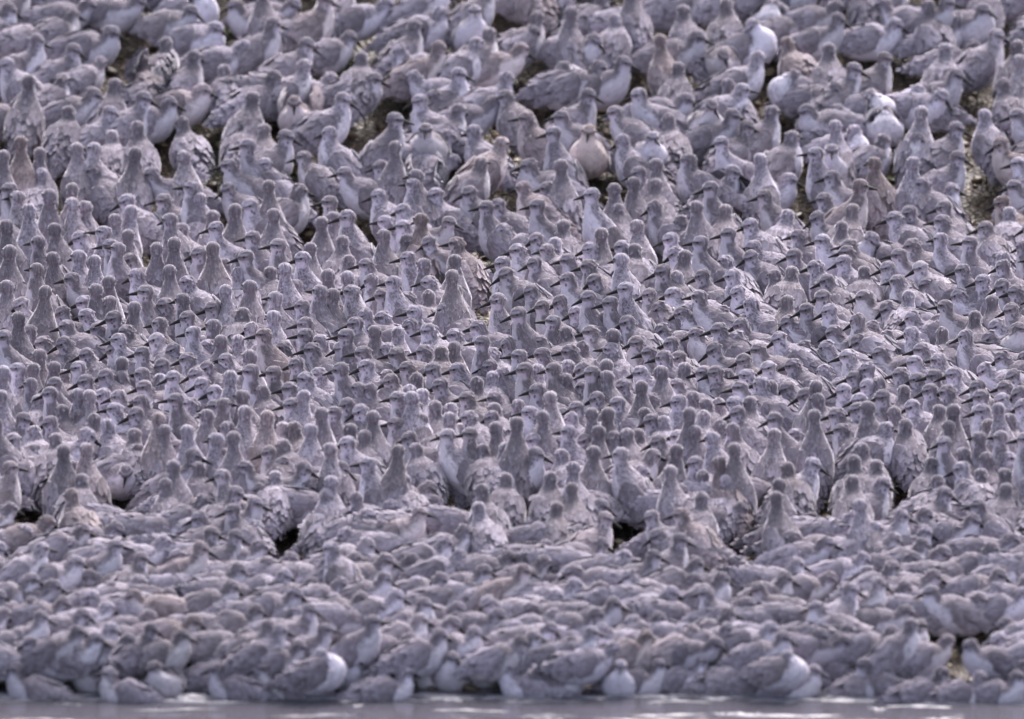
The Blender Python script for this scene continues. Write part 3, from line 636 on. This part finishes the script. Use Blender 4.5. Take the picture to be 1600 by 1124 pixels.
# ------------------------------------------------------------------ beach
a = N('wet_shingle')
tc = a.n('TexCoord').outputs['Object']
v = a.n('TexVoronoi', {'Vector': tc, 'Scale': 55.0, 'Randomness': 1.0}, feature='F1')
ve = a.n('TexVoronoi', {'Vector': tc, 'Scale': 55.0, 'Randomness': 1.0}, feature='DISTANCE_TO_EDGE')
big = a.n('TexNoise', {'Vector': tc, 'Scale': 3.2, 'Detail': 3.0}).outputs[0]
fine = a.n('TexNoise', {'Vector': tc, 'Scale': 160.0, 'Detail': 3.0}).outputs[0]
c = a.mix(a.n('SeparateColor', {0: v.outputs['Color']}).outputs[0], (0.06, 0.043, 0.032), (0.21, 0.15, 0.10))
c = a.mix(a.sm(big, .58, .68), c, (0.035, 0.045, 0.014))
c = a.mix(a.sm(ve.outputs[0], .12, .0), c, (0.012, 0.010, 0.009))
c = a.mix(a.math('MULTIPLY', fine, .4), c, (0.05, 0.04, 0.03))
bp = a.n('Bump', {'Height': a.sm(ve.outputs[0], 0, .3), 'Strength': 1.0, 'Distance': 0.01}).outputs[0]
a.bsdf(**{'Base Color': c, 'Roughness': 0.55, 'Normal': bp})
xs = np.concatenate([np.linspace(-300, -4, 30), np.linspace(-3.8, 3.8, 150), np.linspace(4, 300, 30)])
ys = np.concatenate([np.linspace(-300, -8, 30), np.linspace(-7, -.6, 30), np.linspace(-.5, 9, 300), np.linspace(9.5, 14, 20), np.linspace(16, 300, 30)])
X, Y = np.meshgrid(xs, ys); Z = ground(X, Y)
V = np.stack([X, Y, Z], -1).reshape(-1, 3); F = np.array(grid_faces(len(ys), len(xs), False))
g_ = link('ground', mesh_from('ground', V, F.ravel().astype(np.int32), np.full(len(F), 4, np.int32), [a.m])); g_['kind'] = 'structure'

# loose stones and shells
def blob(sub=1):
    import bmesh
    bm = bmesh.new(); bmesh.ops.create_icosphere(bm, subdivisions=sub, radius=1); V = np.array([v.co[:] for v in bm.verts]); F = np.array([[v.index for v in f.verts] for f in bm.faces]); bm.free(); return V, F
BV, BF = blob(2)
def scatter(name, label, n, mat, rsize, flat, region, zoff=0.0, sel=None):
    Vs = []; Fs = []; rn = []; o = 0
    for k in range(n):
        x = random.uniform(*region[0]); y = random.uniform(*region[1])
        if sel and not sel(x, y): continue
        r = rsize[0] + (rsize[1]-rsize[0])*random.random()**2.2
        sc = np.array([r*random.uniform(.8, 1.6), r*random.uniform(.7, 1.1), r*random.uniform(*flat)])
        W = BV*(1+.16*np.sin(BV @ rng.normal(size=3)*3 + k)[:, None])*sc
        Rm = np.array(Euler((random.uniform(-.4, .4), random.uniform(-.4, .4), random.uniform(0, 6.28))).to_matrix())
        W = W @ Rm.T + np.array([x, y, float(ground(x, y)) + zoff + sc[2]*.4])
        Vs.append(W); Fs.append(BF+o); o += len(BV); rn.append(np.full(len(BV), random.random()))
    V = np.vstack(Vs); F = np.vstack(Fs)
    ob = link(name, mesh_from(name, V, F.ravel().astype(np.int32), np.full(len(F), 3, np.int32), [mat], None, {'rnd': np.concatenate(rn)}))
    ob['kind'] = 'stuff'; ob['label'] = label; ob['category'] = name.replace('_', ' '); return ob
a = N('pebble_stone'); rnd = a.attr('rnd', 'Fac')
ramp = a.n('ValToRGB', {0: rnd}); cr = ramp.color_ramp; cr.interpolation = 'LINEAR'
cr.elements[0].position = 0; cr.elements[0].color = (.05, .036, .03, 1); cr.elements[1].position = 1; cr.elements[1].color = (.55, .48, .36, 1)
for p_, c_ in ((.35, (.12, .082, .055, 1)), (.6, (.24, .165, .10, 1)), (.82, (.30, .24, .15, 1))):
    e = cr.elements.new(p_); e.color = c_
nz = a.n('TexNoise', {'Vector': a.n('TexCoord').outputs['Object'], 'Scale': 120.0, 'Detail': 3.0}).outputs[0]
c = a.mix(a.math('MULTIPLY', nz, .4), ramp.outputs[0], (0.08, 0.06, 0.045))
a.bsdf(**{'Base Color': c, 'Roughness': 0.42})
scatter('shingle', 'brown and tan pebbles and broken shells showing between the birds', 9000, a.m, (.006, .022), (.25, .55), ((-1.6, 1.6), (.02, 7.4)))
a = N('algae'); nz = a.n('TexNoise', {'Vector': a.n('TexCoord').outputs['Object'], 'Scale': 90.0}).outputs[0]
a.bsdf(**{'Base Color': a.mix(nz, (.03, .04, .008), (.11, .13, .03)), 'Roughness': 0.5})
scatter('green_weed', 'flat green weed lying on the shingle', 2200, a.m, (.006, .026), (.10, .25), ((-1.6, 1.6), (.05, 6.8)), .006, lambda x, y: math.sin(x*3.3+1)*math.cos(y*2.1+x) > .55)

# ------------------------------------------------------------------ water
a = N('shallow_water')
tc = a.n('TexCoord').outputs['Object']
mp = a.n('Mapping', {'Vector': tc, 'Scale': (5.0, 11.0, 1.0)}).outputs[0]
n1 = a.n('TexNoise', {'Vector': mp, 'Scale': 1.6, 'Detail': 3.0, 'Distortion': .8}).outputs[0]
n2 = a.n('TexNoise', {'Vector': mp, 'Scale': 6.0, 'Detail': 2.0}).outputs[0]
bp = a.n('Bump', {'Height': a.math('ADD', n1, a.math('MULTIPLY', n2, .25)), 'Strength': .10, 'Distance': 0.02}).outputs[0]
a.bsdf(**{'Base Color': (.07, .066, .08, 1), 'Roughness': .10, 'Specular IOR Level': .5, 'Specular Tint': (.7, .7, .85, 1), 'Normal': bp})
WZ = .010
xs = np.linspace(-3, 3, 260); ys = np.concatenate([np.linspace(-60, -1.2, 20), np.linspace(-1.1, .16, 70)])
X, Y = np.meshgrid(np.concatenate([[-300, -60], xs, [60, 300]]), ys)
Z = WZ + .0016*np.sin(Y*28 + 1.3*np.sin(X*3.1) + X*2)*np.sin(X*4.7+Y*9)*np.clip(1.2+Y, 0, 1)
V = np.stack([X, Y, Z], -1).reshape(-1, 3); F = np.array(grid_faces(len(ys), X.shape[1], False))
w = link('water', mesh_from('water', V, F.ravel().astype(np.int32), np.full(len(F), 4, np.int32), [a.m])); w['kind'] = 'structure'
# thin lines of foam where the ripples meet the shore
a = N('foam'); nz = a.n('TexNoise', {'Vector': a.n('TexCoord').outputs['Object'], 'Scale': 140.0, 'Detail': 3.0}).outputs[0]
bp = a.n('Bump', {'Height': nz, 'Strength': .6, 'Distance': .003}).outputs[0]
a.bsdf(**{'Base Color': (.16, .155, .19, 1), 'Roughness': .5, 'Normal': bp})
Vs = []; Fs = []; o = 0
for k in range(150):
    x0 = random.uniform(-1.7, 1.7); y0 = -.012 - abs(random.gauss(0, .035)) if k < 115 else random.uniform(-.35, -.06); L = random.uniform(.03, .26); wd = random.uniform(.0035, .011); h = random.uniform(.0015, .004)
    m = 16; ph = random.uniform(0, 6)
    for i in range(m):
        f = i/(m-1); x = x0+L*f; y = y0 + .008*math.sin(f*5+ph); e = math.sin(math.pi*f)**.6*(1+.4*math.sin(f*17+ph)); 
        for q in range(6):
            an = math.pi*q/5; Vs.append((x, y+math.cos(an)*wd*e, WZ+.001+math.sin(an)*h*max(e, .1)))
    Fs += [tuple(i+o for i in f) for f in grid_faces(m, 6, False)]; o += m*6
Fs = np.array(Fs)
f_ = link('foam', mesh_from('foam', np.array(Vs), Fs.ravel().astype(np.int32), np.full(len(Fs), 4, np.int32), [a.m])); f_['kind'] = 'stuff'; f_['label'] = 'thin white foam streaks along the waterline'; f_['category'] = 'foam'
